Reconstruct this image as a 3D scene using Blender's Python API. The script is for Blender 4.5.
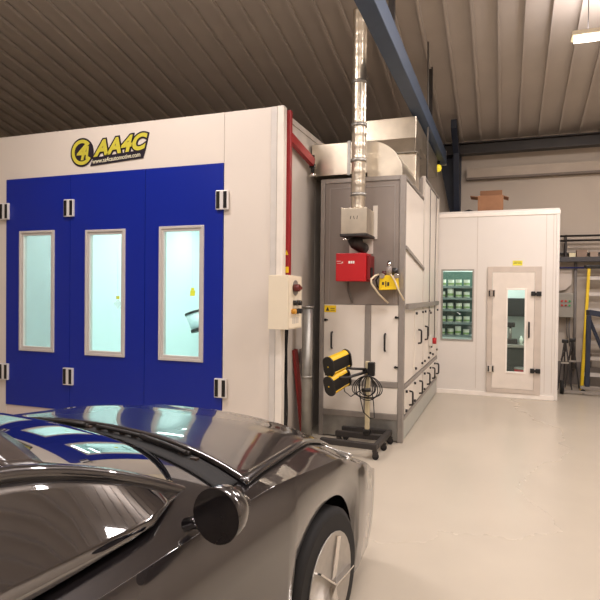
import bpy, bmesh, math, random
from mathutils import Vector, Matrix
random.seed(4)
for _o in list(bpy.data.objects): bpy.data.objects.remove(_o)
SC = bpy.context.scene
COL = SC.collection
R = math.radians

# ------------------------------------------------------------------ camera
cam_d = bpy.data.cameras.new('camera'); cam = bpy.data.objects.new('camera', cam_d); COL.objects.link(cam)
SC.camera = cam
cam_d.sensor_width = 36; cam_d.lens = 36 * 556.56 / 600; cam_d.clip_start = .02
_y, _p, _r = R(20.062), R(-.759), R(.592)
fw = Vector((-math.sin(_y) * math.cos(_p), math.cos(_y) * math.cos(_p), math.sin(_p)))
rt = Vector((math.cos(_y), math.sin(_y), 0)); up = rt.cross(fw)
rt, up = rt * math.cos(_r) + up * math.sin(_r), up * math.cos(_r) - rt * math.sin(_r)
M = Matrix((rt, up, -fw)).transposed().to_4x4(); M.translation = (0, 0, 1.6)
cam.matrix_world = M

# ------------------------------------------------------------------ world, exposure, ceiling light positions
w = bpy.data.worlds.new('world'); SC.world = w; w.use_nodes = True
w.node_tree.nodes['Background'].inputs[0].default_value = (.55, .6, .7, 1)
w.node_tree.nodes['Background'].inputs[1].default_value = .3
SC.view_settings.view_transform = 'Standard'; SC.view_settings.look = 'None'
SC.view_settings.gamma = 1; SC.view_settings.use_curve_mapping = False
SC.view_settings.exposure = .38
HALL_LIGHTS = [(-3.4, -1.2, 5.0), (-3.4, 3.3, 5.0), (-.2, 1.0, 5.2), (.9, 4.6, 5.0), (1.5, 7.4, 4.7), (3.0, 2.0, 5.0), (.3, -3.0, 5.0)]
HALL_W = 78
HALL_COL = (1.0, .915, .905)
BOOTH_W = 17
MIX_W = 16


def area(name, loc, sx, sy, watts, col, rot=(0, 0, 0)):
    l = bpy.data.lights.new(name, 'AREA'); l.shape = 'RECTANGLE'; l.size = sx; l.size_y = sy
    l.energy = watts; l.color = col
    o = bpy.data.objects.new(name, l); COL.objects.link(o); o.location = loc; o.rotation_euler = rot
    return o


for p in HALL_LIGHTS:
    area('hall_light_glow', (p[0], p[1], p[2] - .09), 1.5, .3, HALL_W, HALL_COL)
    area('hall_light_upward_glow', (p[0], p[1], p[2] + .05), 1.5, .3, HALL_W * .3, HALL_COL, (math.pi, 0, 0))


# ------------------------------------------------------------------ materials
def lin(c):
    return tuple(((v / 255) / 12.92 if v / 255 <= .04045 else ((v / 255 + .055) / 1.055) ** 2.4) for v in c) + (1,)


MATS = {}


def mat(name, rgb, rough=.5, metal=0, var=.06, scale=6, bump=0, coat=0, emit=0, emcol=None, stretch=None, spec=.5):
    if name in MATS: return MATS[name]
    m = bpy.data.materials.new(name); m.use_nodes = True; nt = m.node_tree
    b = nt.nodes['Principled BSDF']; c = lin(rgb)
    tc = nt.nodes.new('ShaderNodeTexCoord'); n = nt.nodes.new('ShaderNodeTexNoise')
    n.inputs['Scale'].default_value = scale; n.inputs['Detail'].default_value = 5
    if stretch:
        mp = nt.nodes.new('ShaderNodeMapping'); mp.inputs['Scale'].default_value = stretch
        nt.links.new(tc.outputs['Object'], mp.inputs[0]); nt.links.new(mp.outputs[0], n.inputs['Vector'])
    else: nt.links.new(tc.outputs['Object'], n.inputs['Vector'])
    mx = nt.nodes.new('ShaderNodeMix'); mx.data_type = 'RGBA'
    mx.inputs[6].default_value = tuple(v * (1 - var * 2) for v in c[:3]) + (1,)
    mx.inputs[7].default_value = tuple(min(1, v * (1 + var * 2)) for v in c[:3]) + (1,)
    nt.links.new(n.outputs['Fac'], mx.inputs[0]); nt.links.new(mx.outputs[2], b.inputs['Base Color'])
    b.inputs['Roughness'].default_value = rough; b.inputs['Metallic'].default_value = metal
    b.inputs['Specular IOR Level'].default_value = spec
    if coat: b.inputs['Coat Weight'].default_value = coat; b.inputs['Coat Roughness'].default_value = .03
    if bump:
        bp = nt.nodes.new('ShaderNodeBump'); bp.inputs['Strength'].default_value = bump; bp.inputs['Distance'].default_value = .01
        nt.links.new(n.outputs['Fac'], bp.inputs['Height']); nt.links.new(bp.outputs[0], b.inputs['Normal'])
    if emit:
        b.inputs['Emission Color'].default_value = lin(emcol or rgb); b.inputs['Emission Strength'].default_value = emit
    MATS[name] = m
    return m


def glass(name, tint, refl=.5, trans=(1, 1, 1)):
    m = bpy.data.materials.new(name); m.use_nodes = True; nt = m.node_tree; nt.nodes.clear()
    o = nt.nodes.new('ShaderNodeOutputMaterial'); t = nt.nodes.new('ShaderNodeBsdfTransparent')
    t.inputs[0].default_value = tint + (1,)
    g = nt.nodes.new('ShaderNodeBsdfGlossy'); g.inputs['Roughness'].default_value = .02
    f = nt.nodes.new('ShaderNodeFresnel'); f.inputs[0].default_value = 1.45
    mu = nt.nodes.new('ShaderNodeMath'); mu.operation = 'MULTIPLY'; mu.inputs[1].default_value = refl
    mx = nt.nodes.new('ShaderNodeMixShader')
    nt.links.new(f.outputs[0], mu.inputs[0]); nt.links.new(mu.outputs[0], mx.inputs[0])
    nt.links.new(t.outputs[0], mx.inputs[1]); nt.links.new(g.outputs[0], mx.inputs[2]); nt.links.new(mx.outputs[0], o.inputs[0])
    MATS[name] = m; return m


white = mat('painted_white_panel', (218, 208, 196), .38, var=.015, scale=2)
whiteroom = mat('white_room_panel', (222, 216, 208), .4, var=.015, scale=2)
blue = mat("blue_door_paint", (8, 34, 140), .33, var=.03, scale=1.5)
alu = mat('brushed_aluminium', (176, 172, 166), .38, .75, var=.08, scale=30)
aluframe = mat('grey_aluminium_profile', (150, 143, 136), .45, .4, var=.05, scale=20)
galv = mat('galvanised_sheet', (206, 196, 178), .3, .9, var=.16, scale=5, bump=.15)
galvd = mat('dull_galvanised_sheet', (160, 158, 152), .45, .8, var=.2, scale=9, bump=.1)
black = mat('black_plastic', (22, 20, 19), .4, var=.1)
rubber = mat('black_rubber', (18, 17, 17), .75, var=.1)
dark = mat('dark_steel', (52, 48, 46), .5, .3, var=.12)
red = mat('red_paint', (176, 18, 26), .4, var=.05)
redp = mat('dark_red_steel_paint', (150, 22, 28), .42, var=.08)
yellow = mat('yellow_paint', (232, 196, 20), .45, var=.05)
taupe = mat('grey_brown_panel', (136, 126, 118), .4, var=.03, scale=1.6, stretch=(4, 4, .4))
cream = mat('cream_enamel', (226, 214, 190), .38, var=.02)
chrome = mat('bright_chrome', (225, 222, 218), .15, 1, var=.03)
insw = mat('booth_interior_white', (222, 233, 231), .4, var=.01)
bluesteel = mat('blue_grey_steel_paint', (66, 82, 104), .5, var=.08)
navy = mat('dark_navy_steel_paint', (30, 38, 56), .5, var=.1)
card = mat('brown_cardboard', (150, 108, 78), .85, var=.08, scale=12)
beige = mat('beige_post_paint', (196, 182, 146), .45, var=.06)
paneglass = glass('clear_pane', (.93, 1, .985), .55)
mixglass = glass('green_tinted_pane', (.92, .965, .95), .9)
winframe = mat('silver_window_trim', (206, 200, 194), .35, .2, var=.03)


# floor
def floor_mat():
    m = mat('polished_screed', (182, 172, 156), .2, var=.05, scale=1.1, spec=.45)
    nt = m.node_tree; b = nt.nodes['Principled BSDF']
    n = nt.nodes.new('ShaderNodeTexNoise'); n.inputs['Scale'].default_value = 3.5; n.inputs['Detail'].default_value = 8
    mr = nt.nodes.new('ShaderNodeMapRange'); mr.inputs[3].default_value = .16; mr.inputs[4].default_value = .38
    nt.links.new(n.outputs['Fac'], mr.inputs[0]); nt.links.new(mr.outputs[0], b.inputs['Roughness'])
    return m


floorm = floor_mat()


# ------------------------------------------------------------------ mesh helpers
ORG = {}


class MB:
    def __init__(s): s.bm = bmesh.new()

    def box(s, x0, x1, y0, y1, z0, z1, rot=None, piv=None):
        vs = [s.bm.verts.new((x, y, z)) for x in (x0, x1) for y in (y0, y1) for z in (z0, z1)]
        for f in ((0, 1, 3, 2), (4, 6, 7, 5), (0, 4, 5, 1), (2, 3, 7, 6), (0, 2, 6, 4), (1, 5, 7, 3)):
            s.bm.faces.new([vs[i] for i in f])
        if rot is not None:
            c = Vector(piv) if piv else Vector(((x0 + x1) / 2, (y0 + y1) / 2, (z0 + z1) / 2))
            bmesh.ops.rotate(s.bm, verts=vs, cent=c, matrix=rot)
        return s

    def bar(s, a, b, wx, wy=None, roll=0):
        a, b = Vector(a), Vector(b); d = b - a; wy = wy or wx
        z = d.normalized(); ref = Vector((0, 0, 1)) if abs(z.z) < .9 else Vector((0, 1, 0))
        x = z.cross(ref).normalized(); y = z.cross(x)
        vs = []
        for p in (a, b):
            for sx, sy in ((-1, -1), (1, -1), (1, 1), (-1, 1)):
                vs.append(s.bm.verts.new(p + x * sx * wx / 2 + y * sy * wy / 2))
        for f in ((3, 2, 1, 0), (4, 5, 6, 7), (0, 1, 5, 4), (1, 2, 6, 5), (2, 3, 7, 6), (3, 0, 4, 7)):
            s.bm.faces.new([vs[i] for i in f])
        return s

    def tube(s, pts, r, seg=10, cap=True):
        pts = [Vector(p) for p in pts]; rings = []
        n = len(pts); px = None
        for i, p in enumerate(pts):
            d = (pts[min(i + 1, n - 1)] - pts[max(i - 1, 0)]).normalized()
            if px is None:
                ref = Vector((0, 0, 1)) if abs(d.z) < .9 else Vector((0, 1, 0)); x = d.cross(ref).normalized()
            else: x = (px - d * px.dot(d)).normalized()
            px = x; y = d.cross(x); rr = r[i] if isinstance(r, (list, tuple)) else r
            rings.append([s.bm.verts.new(p + (x * math.cos(a) + y * math.sin(a)) * rr) for a in [2 * math.pi * k / seg for k in range(seg)]])
        for i in range(n - 1):
            for k in range(seg):
                f = s.bm.faces.new((rings[i][k], rings[i][(k + 1) % seg], rings[i + 1][(k + 1) % seg], rings[i + 1][k])); f.smooth = True
        if cap: s.bm.faces.new(rings[0][::-1]); s.bm.faces.new(rings[-1])
        return s

    def prism(s, poly, d0, d1, ax='Y'):
        def mk(a, b, c): return {'Y': (a, c, b), 'X': (c, a, b), 'Z': (a, b, c)}[ax]
        A = [s.bm.verts.new(mk(a, b, d0)) for a, b in poly]; B = [s.bm.verts.new(mk(a, b, d1)) for a, b in poly]
        s.bm.faces.new(A); s.bm.faces.new(B[::-1])
        for i in range(len(poly)):
            j = (i + 1) % len(poly); s.bm.faces.new((A[j], A[i], B[i], B[j]))
        return s

    def frame(s, x0, x1, z0, z1, w, y0, y1):
        s.box(x0, x0 + w, y0, y1, z0, z1); s.box(x1 - w, x1, y0, y1, z0, z1)
        s.box(x0 + w, x1 - w, y0, y1, z0, z0 + w); s.box(x0 + w, x1 - w, y0, y1, z1 - w, z1); return s

    def holed(s, x0, x1, z0, z1, holes, y0, y1):
        xs = sorted({x0, x1} | {h[0] for h in holes} | {h[1] for h in holes}); zs = sorted({z0, z1} | {h[2] for h in holes} | {h[3] for h in holes})
        for i in range(len(xs) - 1):
            for j in range(len(zs) - 1):
                cx, cz = (xs[i] + xs[i + 1]) / 2, (zs[j] + zs[j + 1]) / 2
                if not any(h[0] < cx < h[1] and h[2] < cz < h[3] for h in holes):
                    s.box(xs[i], xs[i + 1], y0, y1, zs[j], zs[j + 1])
        bmesh.ops.remove_doubles(s.bm, verts=s.bm.verts, dist=1e-5)
        seen = {}
        for f in list(s.bm.faces):
            k = frozenset(v.index for v in f.verts) if False else frozenset(f.verts)
            seen.setdefault(k, []).append(f)
        dead = [f for k, l in seen.items() if len(l) > 1 for f in l]
        bmesh.ops.delete(s.bm, geom=dead, context='FACES_ONLY')
        return s

    def build(s, name, m, parent=None, bevel=0, local=False, smooth=False, org=None, kind=None):
        bmesh.ops.recalc_face_normals(s.bm, faces=s.bm.faces)
        o_ = Vector((0, 0, 0))
        if parent is not None and not local: o_ = ORG.get(parent.name, o_)
        if org is not None: o_ = Vector(org)
        bmesh.ops.translate(s.bm, verts=s.bm.verts, vec=-o_)
        if smooth:
            for f in s.bm.faces: f.smooth = True
        me = bpy.data.meshes.new(name); s.bm.to_mesh(me); s.bm.free()
        o = bpy.data.objects.new(name, me); COL.objects.link(o); me.materials.append(m)
        if parent is not None: o.parent = parent
        if org is not None and parent is None: o.location = o_
        ORG[o.name] = o_
        if bevel:
            b = o.modifiers.new('bevel', 'BEVEL'); b.width = bevel; b.segments = 2; b.limit_method = 'ANGLE'
        if kind: o['kind'] = kind
        return o


def tag(o, label, cat, group=None):
    o['label'] = label; o['category'] = cat
    if group: o['group'] = group
    return o


def thing(name, label, cat, loc, group=None, rz=0):
    o = bpy.data.objects.new(name, None); COL.objects.link(o); o.location = loc; o.empty_display_size = .1
    o.rotation_euler = (0, 0, rz)
    ORG[o.name] = Vector(loc); return tag(o, label, cat, group)


def kids(o): return [c for c in bpy.data.objects if c.parent == o]


def copy_tree(o, parent=None):
    c = o.copy(); COL.objects.link(c)
    if parent is not None: c.parent = parent
    ORG[c.name] = ORG.get(o.name, Vector())
    for k in kids(o): copy_tree(k, c)
    return c


def text(name, body, size, m, parent, loc, rot=(R(90), 0, 0), ext=.002, shear=0, off=0, sx=1, space=1, align='LEFT'):
    cu = bpy.data.curves.new(name, 'FONT'); cu.body = body; cu.size = size; cu.extrude = ext; cu.shear = shear; cu.offset = off
    cu.space_character = space; cu.align_x = align
    t = bpy.data.objects.new(name, cu); COL.objects.link(t)
    bpy.context.view_layer.update()
    me = bpy.data.meshes.new_from_object(t.evaluated_get(bpy.context.evaluated_depsgraph_get()))
    bpy.data.objects.remove(t)
    o = bpy.data.objects.new(name, me); COL.objects.link(o); me.materials.clear(); me.materials.append(m)
    o.parent = parent; o.location = Vector(loc) - ORG.get(parent.name, Vector()); o.rotation_euler = rot; o.scale = (sx, 1, 1)
    return o


def arc(cx, cz, r, a0, a1, n): return [(cx + r * math.cos(R(a0 + (a1 - a0) * i / n)), cz + r * math.sin(R(a0 + (a1 - a0) * i / n))) for i in range(n + 1)]


# ------------------------------------------------------------------ the hall
WY = 11.0
MB().box(-10, 4.5, -6, WY + .1, -.15, 0).build('floor', floorm, kind='structure')
wallm = mat('painted_block_wall', (196, 184, 170), .75, var=.03, scale=1.2, bump=.05)
ceilm = mat('ribbed_roof_sheet', (192, 182, 172), .6, var=.06, scale=2)
MB().box(-10, 4.5, WY, WY + .2, 0, 4.75).build('wall_back', wallm, kind='structure')
MB().box(-10.2, -10, -6, WY + .2, 0, 8).build('wall_left', wallm, kind='structure')
MB().box(4.5, 4.7, -6, WY + .2, 0, 8).build('wall_right', wallm, kind='structure')
MB().box(-10, 4.5, -6.2, -6, 0, 8).build('wall_front', wallm, kind='structure')


def roofz(y): return 4.5 + (WY - y) * .24 if y > 2 else 4.5 + 9 * .24 - (2 - y) * .24


mb = MB()
for y0, y1 in ((WY + .2, 2), (2, -6.2)):
    z0, z1 = roofz(y0), roofz(y1)
    a = [mb.bm.verts.new(p) for p in ((-10.2, y0, z0), (4.7, y0, z0), (4.7, y1, z1), (-10.2, y1, z1), (-10.2, y0, z0 + .1), (4.7, y0, z0 + .1), (4.7, y1, z1 + .1), (-10.2, y1, z1 + .1))]
    for f in ((0, 1, 2, 3), (7, 6, 5, 4), (0, 4, 5, 1), (1, 5, 6, 2), (2, 6, 7, 3), (3, 7, 4, 0)): mb.bm.faces.new([a[i] for i in f])
    x = -10.0
    while x < 4.5:
        mb.bar((x, y0 - .2 if y0 > 5 else y0, z0 - .015), (x, y1, z1 - .015), .04, .05); x += .33
mb.build('ceiling', ceilm, kind='structure')
# dado band and ledge on the back wall
MB().box(.8, 4.5, WY - .015, WY, .02, .42).build('baseboard_back', mat('grey_skirting_paint', (120, 112, 106), .6), kind='structure')
MB().box(-.68, 4.5, WY - .12, WY, 3.78, 3.95).build('trim_1', mat('ledge_paint', (186, 172, 156), .6), kind='structure')
MB().box(-.68, 4.5, WY - .14, WY, 3.74, 3.778).build('trim_shadow', mat('ledge_shadow_paint', (120, 108, 98), .6), kind='structure')  # dark strip standing in for the shadow line under the ledge

# eaves beam, column, crane beam
mb = MB(); mb.box(-9.9, 4.45, 10.62, 10.82, 4.17, 4.19).box(-9.9, 4.45, 10.71, 10.73, 4.19, 4.36).box(-9.9, 4.45, 10.62, 10.82, 4.36, 4.38)
tag(mb.build('eaves_beam', dark, org=(-1, 10.7, 4.17)), 'dark grey steel beam spanning high across the back wall under the roof ribs', 'beam')
mb = MB()
mb.box(-.94, -.78, 10.83, 10.98, 0, 4.4).prism([(10.72, 3.2), (10.83, 2.9), (10.83, 4.15), (9.9, 4.6), (9.9, 4.45), (10.45, 4.15)], -.89, -.79, 'X').prism([(-.941, 3.0), (-.941, 4.36), (-1.22, 4.36)], 10.85, 10.96, 'Y')
tag(mb.build('steel_column', navy, org=(-.84, 10.9, 0)), 'dark navy steel column with haunch at the back wall beside the mixing room', 'column')
for i, x in enumerate((-1.0,)):
    t = thing('crane_beam', 'blue-grey painted steel crane beam running overhead toward the back wall', 'beam', (-1.09, 5.0, 3.92))
    MB().box(-1.15, -.99, 4.2, 11.0 - .75, 3.92, 4.14).build('girder', bluesteel, t, .01)
    MB().box(-1.17, -.99, 10.251, 10.28, 3.9, 4.16).build('end_plate', alu, t)
    for yy in (5.5, 8.6): MB().box(-1.11, -1.05, yy, yy + .06, 4.141, roofz(yy) - .05).build('hanger', dark, t)
# bulb hanging at the end of the crane beam
t = thing('yellow_beacon_lamp', 'small yellow beacon lamp hanging under the end of the blue crane beam', 'lamp', (-1.1, 10.0, 3.80))
MB().tube([(-1.1, 10.0, 3.92), (-1.1, 10.0, 3.86)], .03).build('lamp_holder', black, t)
MB().tube([(-1.1, 10.0, 3.86), (-1.1, 10.0, 3.84), (-1.1, 10.0, 3.80), (-1.1, 10.0, 3.76), (-1.1, 10.0, 3.74)], [.03, .05, .058, .045, .02], 14).build('lens', mat('yellow_lens', (240, 215, 60), .3, emit=.5), t)

# hall lights
tubem = mat('lit_tube', (255, 244, 226), .4, emit=9, emcol=(255, 240, 214))
HL_LAB = ['twin tube hall light above the rear of the parked dark car', 'twin tube hall light in front of the blue booth doors', 'twin tube hall light above the bonnet of the dark car', 'twin tube hall light before the air handling unit', 'twin tube hall light above the aisle to the mixing room door', 'twin tube hall light over the open floor near the right wall', 'twin tube hall light farthest back behind the parked car']
for i, p in enumerate(HALL_LIGHTS):
    t = thing('fluorescent_light', HL_LAB[i], 'light', p, 'twin tube hall lights')
    MB().box(p[0] - .78, p[0] + .78, p[1] - .1, p[1] + .1, p[2] - .03, p[2] + .02).build('housing', cream, t)
    for s in (-1, 1): MB().tube([(p[0] - .75, p[1] + s * .05, p[2] - .055), (p[0] + .75, p[1] + s * .05, p[2] - .055)], .016, 8).build('tube', tubem, t)
    for s in (-1, 1): MB().tube([(p[0] + s * .6, p[1], p[2] + .02), (p[0] + s * .6, p[1], roofz(p[1]) - .02)], .005, 6).build('hanging_wire', dark, t)

# ------------------------------------------------------------------ spray booth
YB = 5.168; BX0, BX1 = -6.3, -2.07; BZ = 3.46
booth = thing('spray_booth', 'large white spray booth with blue folding doors and lit interior', 'spray booth', (-4.2, YB, 0))
P = .05
DX = (-5.71, -4.73, -3.70, -2.742); DZ0, DZ1 = .2, 2.94
MB().box(BX0, DX[3], YB, YB + P, DZ1, BZ).build('header_panel', white, booth)
MB().box(BX0, DX[0], YB, YB + P, .0, DZ1 - .001).build('front_panel', white, booth)
MB().box(DX[3] + .004, -2.214, YB, YB + P, 0, BZ).build('front_panel', white, booth)
MB().box(DX[0] + .002, DX[3], YB, YB + P + .05, 0, DZ0 - .004).build('sill_panel', mat('pinkish_white_sill', (214, 198, 190), .4, var=.02), booth)
MB().box(-2.211, -2.144, YB - .012, YB + P, 0, BZ).build('corner_trim', mat('light_grey_trim', (206, 200, 192), .4, .0), booth, .006)
MB().box(-2.141, BX1, YB - .022, YB + P + .02, 0, BZ).build('corner_post', mat('white_post_paint', (226, 218, 206), .35), booth, .008)
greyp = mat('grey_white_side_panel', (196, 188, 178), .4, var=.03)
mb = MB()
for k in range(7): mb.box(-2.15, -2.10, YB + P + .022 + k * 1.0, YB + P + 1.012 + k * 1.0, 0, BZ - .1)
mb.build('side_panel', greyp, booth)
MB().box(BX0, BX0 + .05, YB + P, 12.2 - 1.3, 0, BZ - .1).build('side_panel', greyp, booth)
MB().box(BX0 + .051, -2.151, 10.85, 10.9, 0, BZ - .1).build('rear_panel', insw, booth)
MB().box(BX0 + .051, -2.151, YB + P + .001, 10.849, BZ - .35, BZ - .3).build('inner_ceiling', insw, booth)
mb = MB().box(-2.17, -2.153, YB + P + .06, 10.84, .13, BZ - .36); mb.build('inner_lining', insw, booth)
mb = MB().box(BX0 + .052, BX0 + .07, YB + P + .06, 10.84, .13, BZ - .36); mb.build('inner_lining', insw, booth)
MB().box(BX0 + .051, -2.153, YB + P + .06, 10.849, .005, .125).build('inner_floor', mat('booth_floor_grate', (190, 205, 200), .5, .1), booth)
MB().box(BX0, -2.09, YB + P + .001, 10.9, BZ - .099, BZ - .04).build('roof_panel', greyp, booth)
hingem = mat('pale_satin_hinge', (226, 222, 218), .3, .2)
# doors
WIN = ((-5.487, -4.955, .868, 2.305), (-4.502, -3.955, .858, 2.290), (-3.512, -2.962, .854, 2.300))
for i in range(3):
    a, b = DX[i] + .003, DX[i + 1] - .003; x0, x1, z0, z1 = WIN[i]; F = .055
    d = MB().holed(a, b, DZ0, DZ1 - .004, [(x0 + .01, x1 - .01, z0 + .01, z1 - .01)], YB - .012, YB + .04).build('door', blue, booth)
    fr = MB().frame(x0, x1, z0, z1, .028, YB - .03, YB + .05)
    fr.frame(x0 + .028, x1 - .028, z0 + .028, z1 - .028, .028, YB - .018, YB + .04); fr.build('window_frame', winframe, d, .004)
    MB().box(x0 + .05, x1 - .05, YB + .008, YB + .014, z0 + .05, z1 - .05).build('window_pane', paneglass, d)
    for hz in ((2.55, .6) if i != 99 else ()):
        hx = {0: (-5.718,), 1: (-4.732,), 2: (-2.745,)}[i][0]
        h = MB().box(hx - .07, hx + .07, YB - .045, YB - .0125, hz - .1, hz + .1).build('hinge', hingem, d, .006)
        MB().box(hx - .06, hx - .022, YB - .05, YB - .0452, hz - .088, hz + .088).box(hx + .022, hx + .06, YB - .05, YB - .0452, hz - .085, hz + .085).build('black_insert', black, h)
# booth interior lights
tubeb = mat('booth_light_diffuser', (235, 255, 250), .4, emit=1.8, emcol=(235, 255, 252))
for x in (-5.2, -3.2):
    for y in (6.4, 8.2, 10.0):
        fx = MB().box(x - .6, x + .6, y - .15, y + .15, BZ - .38, BZ - .351).build('light_panel', tubeb, booth)
        area('booth_lamp_glow', (x, y, BZ - .40), 1.2, .3, BOOTH_W, (.93, 1, .985))
for y in (6.2, 7.8, 9.4):
    MB().box(-2.21, -2.171, y - .08, y + .08, .9, 2.6).build('light_panel', tubeb, booth)
# things inside the booth, seen through the windows
t = thing('hanging_tub', 'white tub shaped spot lamp with dark rim seen through the third booth window', 'lamp', (-5.29, 9.0, 1.05))
RT = Matrix.Rotation(R(-18), 4, 'Y')
def tilt(mb, c): bmesh.ops.rotate(mb.bm, verts=mb.bm.verts, cent=c, matrix=RT.to_3x3()); return mb
c0 = Vector((-5.29, 9.0, 1.05))
tilt(MB().tube([(-5.29, 9.0, .92), (-5.29, 9.0, 1.2)], [.15, .19], 20), c0).build('shade', insw, t)
tilt(MB().tube([(-5.29, 9.0, 1.2), (-5.29, 9.0, 1.24)], .2, 20), c0).build('rim', dark, t)
tilt(MB().tube([(-5.29, 9.0, .87), (-5.29, 9.0, .92)], [.17, .17], 20), c0).build('rim', dark, t)
MB().tube([(-5.23, 9.0, 1.24), (-5.23, 9.0, 3.1)], .008, 6).build('cord', alu, t)
for nm, lab, x, y, z in (('paper_tag', 'small white and yellow paper seen through the middle booth window', -6.1, 7.75, 1.42), ('paper_tag', 'small yellow tag seen through the third booth window above the tub', -5.35, 8.9, 1.58)):
    t = thing(nm, lab, 'tag', (x, y, z))
    MB().prism([(x - .08, z - .03), (x, z - .13), (x + .09, z - .04), (x + .02, z + .04)] if x < -6 else [(x - .05, z - .06), (x + .05, z - .06), (x + .06, z + .04), (x - .04, z + .04)], y - .004, y + .004).build('sheet', mat('plain_paper', (252, 252, 246), .6, var=0) if x < -6 else yellow, t)
    MB().box(x - .025, x + .035, y - .006, y + .006, z + .041, z + .09).build('clip', yellow, t)
    MB().tube([(x, y, z + .09), (x, y, 3.1)], .0015, 5).build('string', alu, t)

# logo sticker
lg = thing('logo_sticker', 'yellow and black AA4C logo sticker above the blue doors', 'sign', (-4.2, YB - .003, 3.15))
ld = mat('logo_dark', (34, 28, 40), .4); ly = mat('logo_yellow', (198, 188, 66), .4)
sy = YB - .004
slope = R(3.0)
ex, ez = -4.57, 3.185
ring = MB().prism(arc(ex, ez, .165, 0, 360, 32)[:-1], sy - .003, sy); ring.build('emblem_ring', ld, lg)
mb = MB(); o_ = arc(ex, ez, .145, 40, 330, 26); i_ = arc(ex, ez, .105, 40, 330, 26)[::-1]; mb.prism(o_ + i_, sy - .006, sy - .0035); mb.build('emblem_ring', ly, lg)
text('emblem_figure', '4', .26, ly, lg, (ex - .085, sy - .006, ez - .085), shear=.3, off=.006)
text('emblem_figure', '1', .20, ly, lg, (ex + .02, sy - .006, ez - .075), shear=.1, off=.004)
text('lettering_outline', 'AA4C', .235, ld, lg, (-4.385, sy - .001, 3.130), (R(90), R(-3.0), 0), shear=.3, off=.028, sx=1.08, space=1.06)
text('lettering', 'AA4C', .235, ly, lg, (-4.385, sy - .005, 3.130), (R(90), R(-3.0), 0), shear=.3, off=.010, sx=1.08, space=1.06)
MB().prism([(-4.45, 3.02), (-3.735, 3.06), (-3.70, 3.155), (-4.41, 3.11)], sy - .006, sy - .001).build('dark_strip', ld, lg)
text('web_address', 'www.aa4cautomotive.com', .072, mat('logo_pale', (226, 220, 190), .4), lg, (-4.415, sy - .0085, 3.043), (R(90), R(-3.2), 0), sx=.84, space=1.0)

# red frame, control box
t = thing('red_steel_post', 'tall dark red steel post with arm fixed beside the booth corner', 'post', (-2.06, 5.27, 1.76))
MB().box(-2.095, -2.035, 5.245, 5.30, 1.765, 3.44).build('post', redp, t, .004)
MB().bar((-2.06, 5.301, 3.18), (-2.03, 5.93, 3.06), .05, .09).build('arm', redp, t)
MB().tube([(-2.03, 5.93, 3.14), (-2.03, 5.93, 2.93)], .022).box(-2.06, -2.0, 5.90, 5.96, 3.0, 3.04).build('end_clevis', black, t)
MB().tube([(-2.03, 5.93, 2.94), (-2.03, 5.93, 2.90)], .035).build('end_cap', chrome, t)
MB().prism([(-2.085, 1.98), (-2.045, 1.98), (-2.065, 2.03)], 5.243, 5.2448).build('warning_triangle', yellow, t)
MB().box(-2.09, -2.04, 5.2425, 5.2448, 1.80, 1.86).build('yellow_sticker', yellow, t)

cb = thing('control_cabinet', 'cream electrical control cabinet with switches hanging at the booth corner', 'control box', (-2.0, 5.05, 1.25))
CX0, CX1, CY0, CY1 = -2.10, -1.90, 4.87, 5.243
MB().prism([(CX0, CY0), (CX1, CY0), (CX1, CY1), (-2.03, CY1), (-2.03, 5.135), (CX0, 5.135)], 1.25, 1.76, 'Z').box(CX0 + .01, CX1 - .01, CY0 + .01, 5.13, 1.7605, 1.765).build('housing', cream, cb, .008)
MB().box(CX1 + .0005, CX1 + .006, CY0 + .012, CY1 - .012, 1.262, 1.748).build('door_plate', cream, cb, .002)
MB().tube([(CX1 + .006, 5.05, 1.645), (CX1 + .012, 5.05, 1.645)], .075, 24).build('switch_dial', aluframe, cb)
MB().tube([(CX1 + .012, 5.0, 1.645), (CX1 + .07, 5.0, 1.645)], .035, 14).box(CX1 + .012, CX1 + .05, 4.99, 5.13, 1.63, 1.66).build('main_switch', mat('dark_red_knob', (90, 26, 22), .4), cb)
for yy, zz, m_, nm in ((5.01, 1.50, black, 'selector_switch'), (5.12, 1.50, black, 'selector_switch'), (4.97, 1.42, mat('amber_lens', (200, 140, 30), .3), 'indicator_lamp'), (5.05, 1.42, rubber, 'push_button'), (5.13, 1.42, rubber, 'push_button')):
    MB().tube([(CX1 + .006, yy, zz), (CX1 + .045, yy, zz)], .026, 14).build(nm, m_, cb)
mb = MB()
for k in range(4): mb.box(CX1 + .0062, CX1 + .0068, 4.98 + k * .045, 5.01 + k * .045, 1.30, 1.36)
mb.build('label_plate', mat('pale_grey_label', (190, 184, 172), .6), cb)
mb = MB()
for k in range(6):
    x = -2.075 + .008 * (k % 3); y = 5.26 + .012 * (k // 3)
    pts = [(x + .006 * math.sin(z * 7 + k), y + .006 * math.cos(z * 6 + k * 2), z) for z in [1.249 - .062 * i for i in range(20)]]
    mb.tube(pts, .0075, 6)
tag(mb.build('cable_bundle', rubber, org=(-2.06, 5.27, .07)), 'bundle of black cables dropping from the cream control cabinet to the floor', 'cable')
tag(MB().tube([(-1.93, 5.52, .0), (-1.93, 5.52, 1.44)], .055, 20).tube([(-1.93, 5.52, 1.44), (-1.93, 5.52, 1.46)], .062, 20).tube([(-1.93, 5.52, .7), (-1.93, 5.52, .73)], .059, 20).build('steel_pipe', galvd, org=(-1.93, 5.52, 0)), 'upright dull galvanised pipe standing between booth and air handling unit', 'pipe')
mb = MB().bar((-2.01, 5.66, .0), (-2.083, 5.56, .99), .03, .09)
tag(mb.build('red_plank', mat('dark_red_plank', (128, 30, 28), .6), org=(-2.01, 5.66, 0)), 'dark red plank leaning against the booth side wall', 'plank')
mb = MB().bar((-1.97, 5.75, .0), (-2.06, 5.72, .99), .02, .12)
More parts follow.
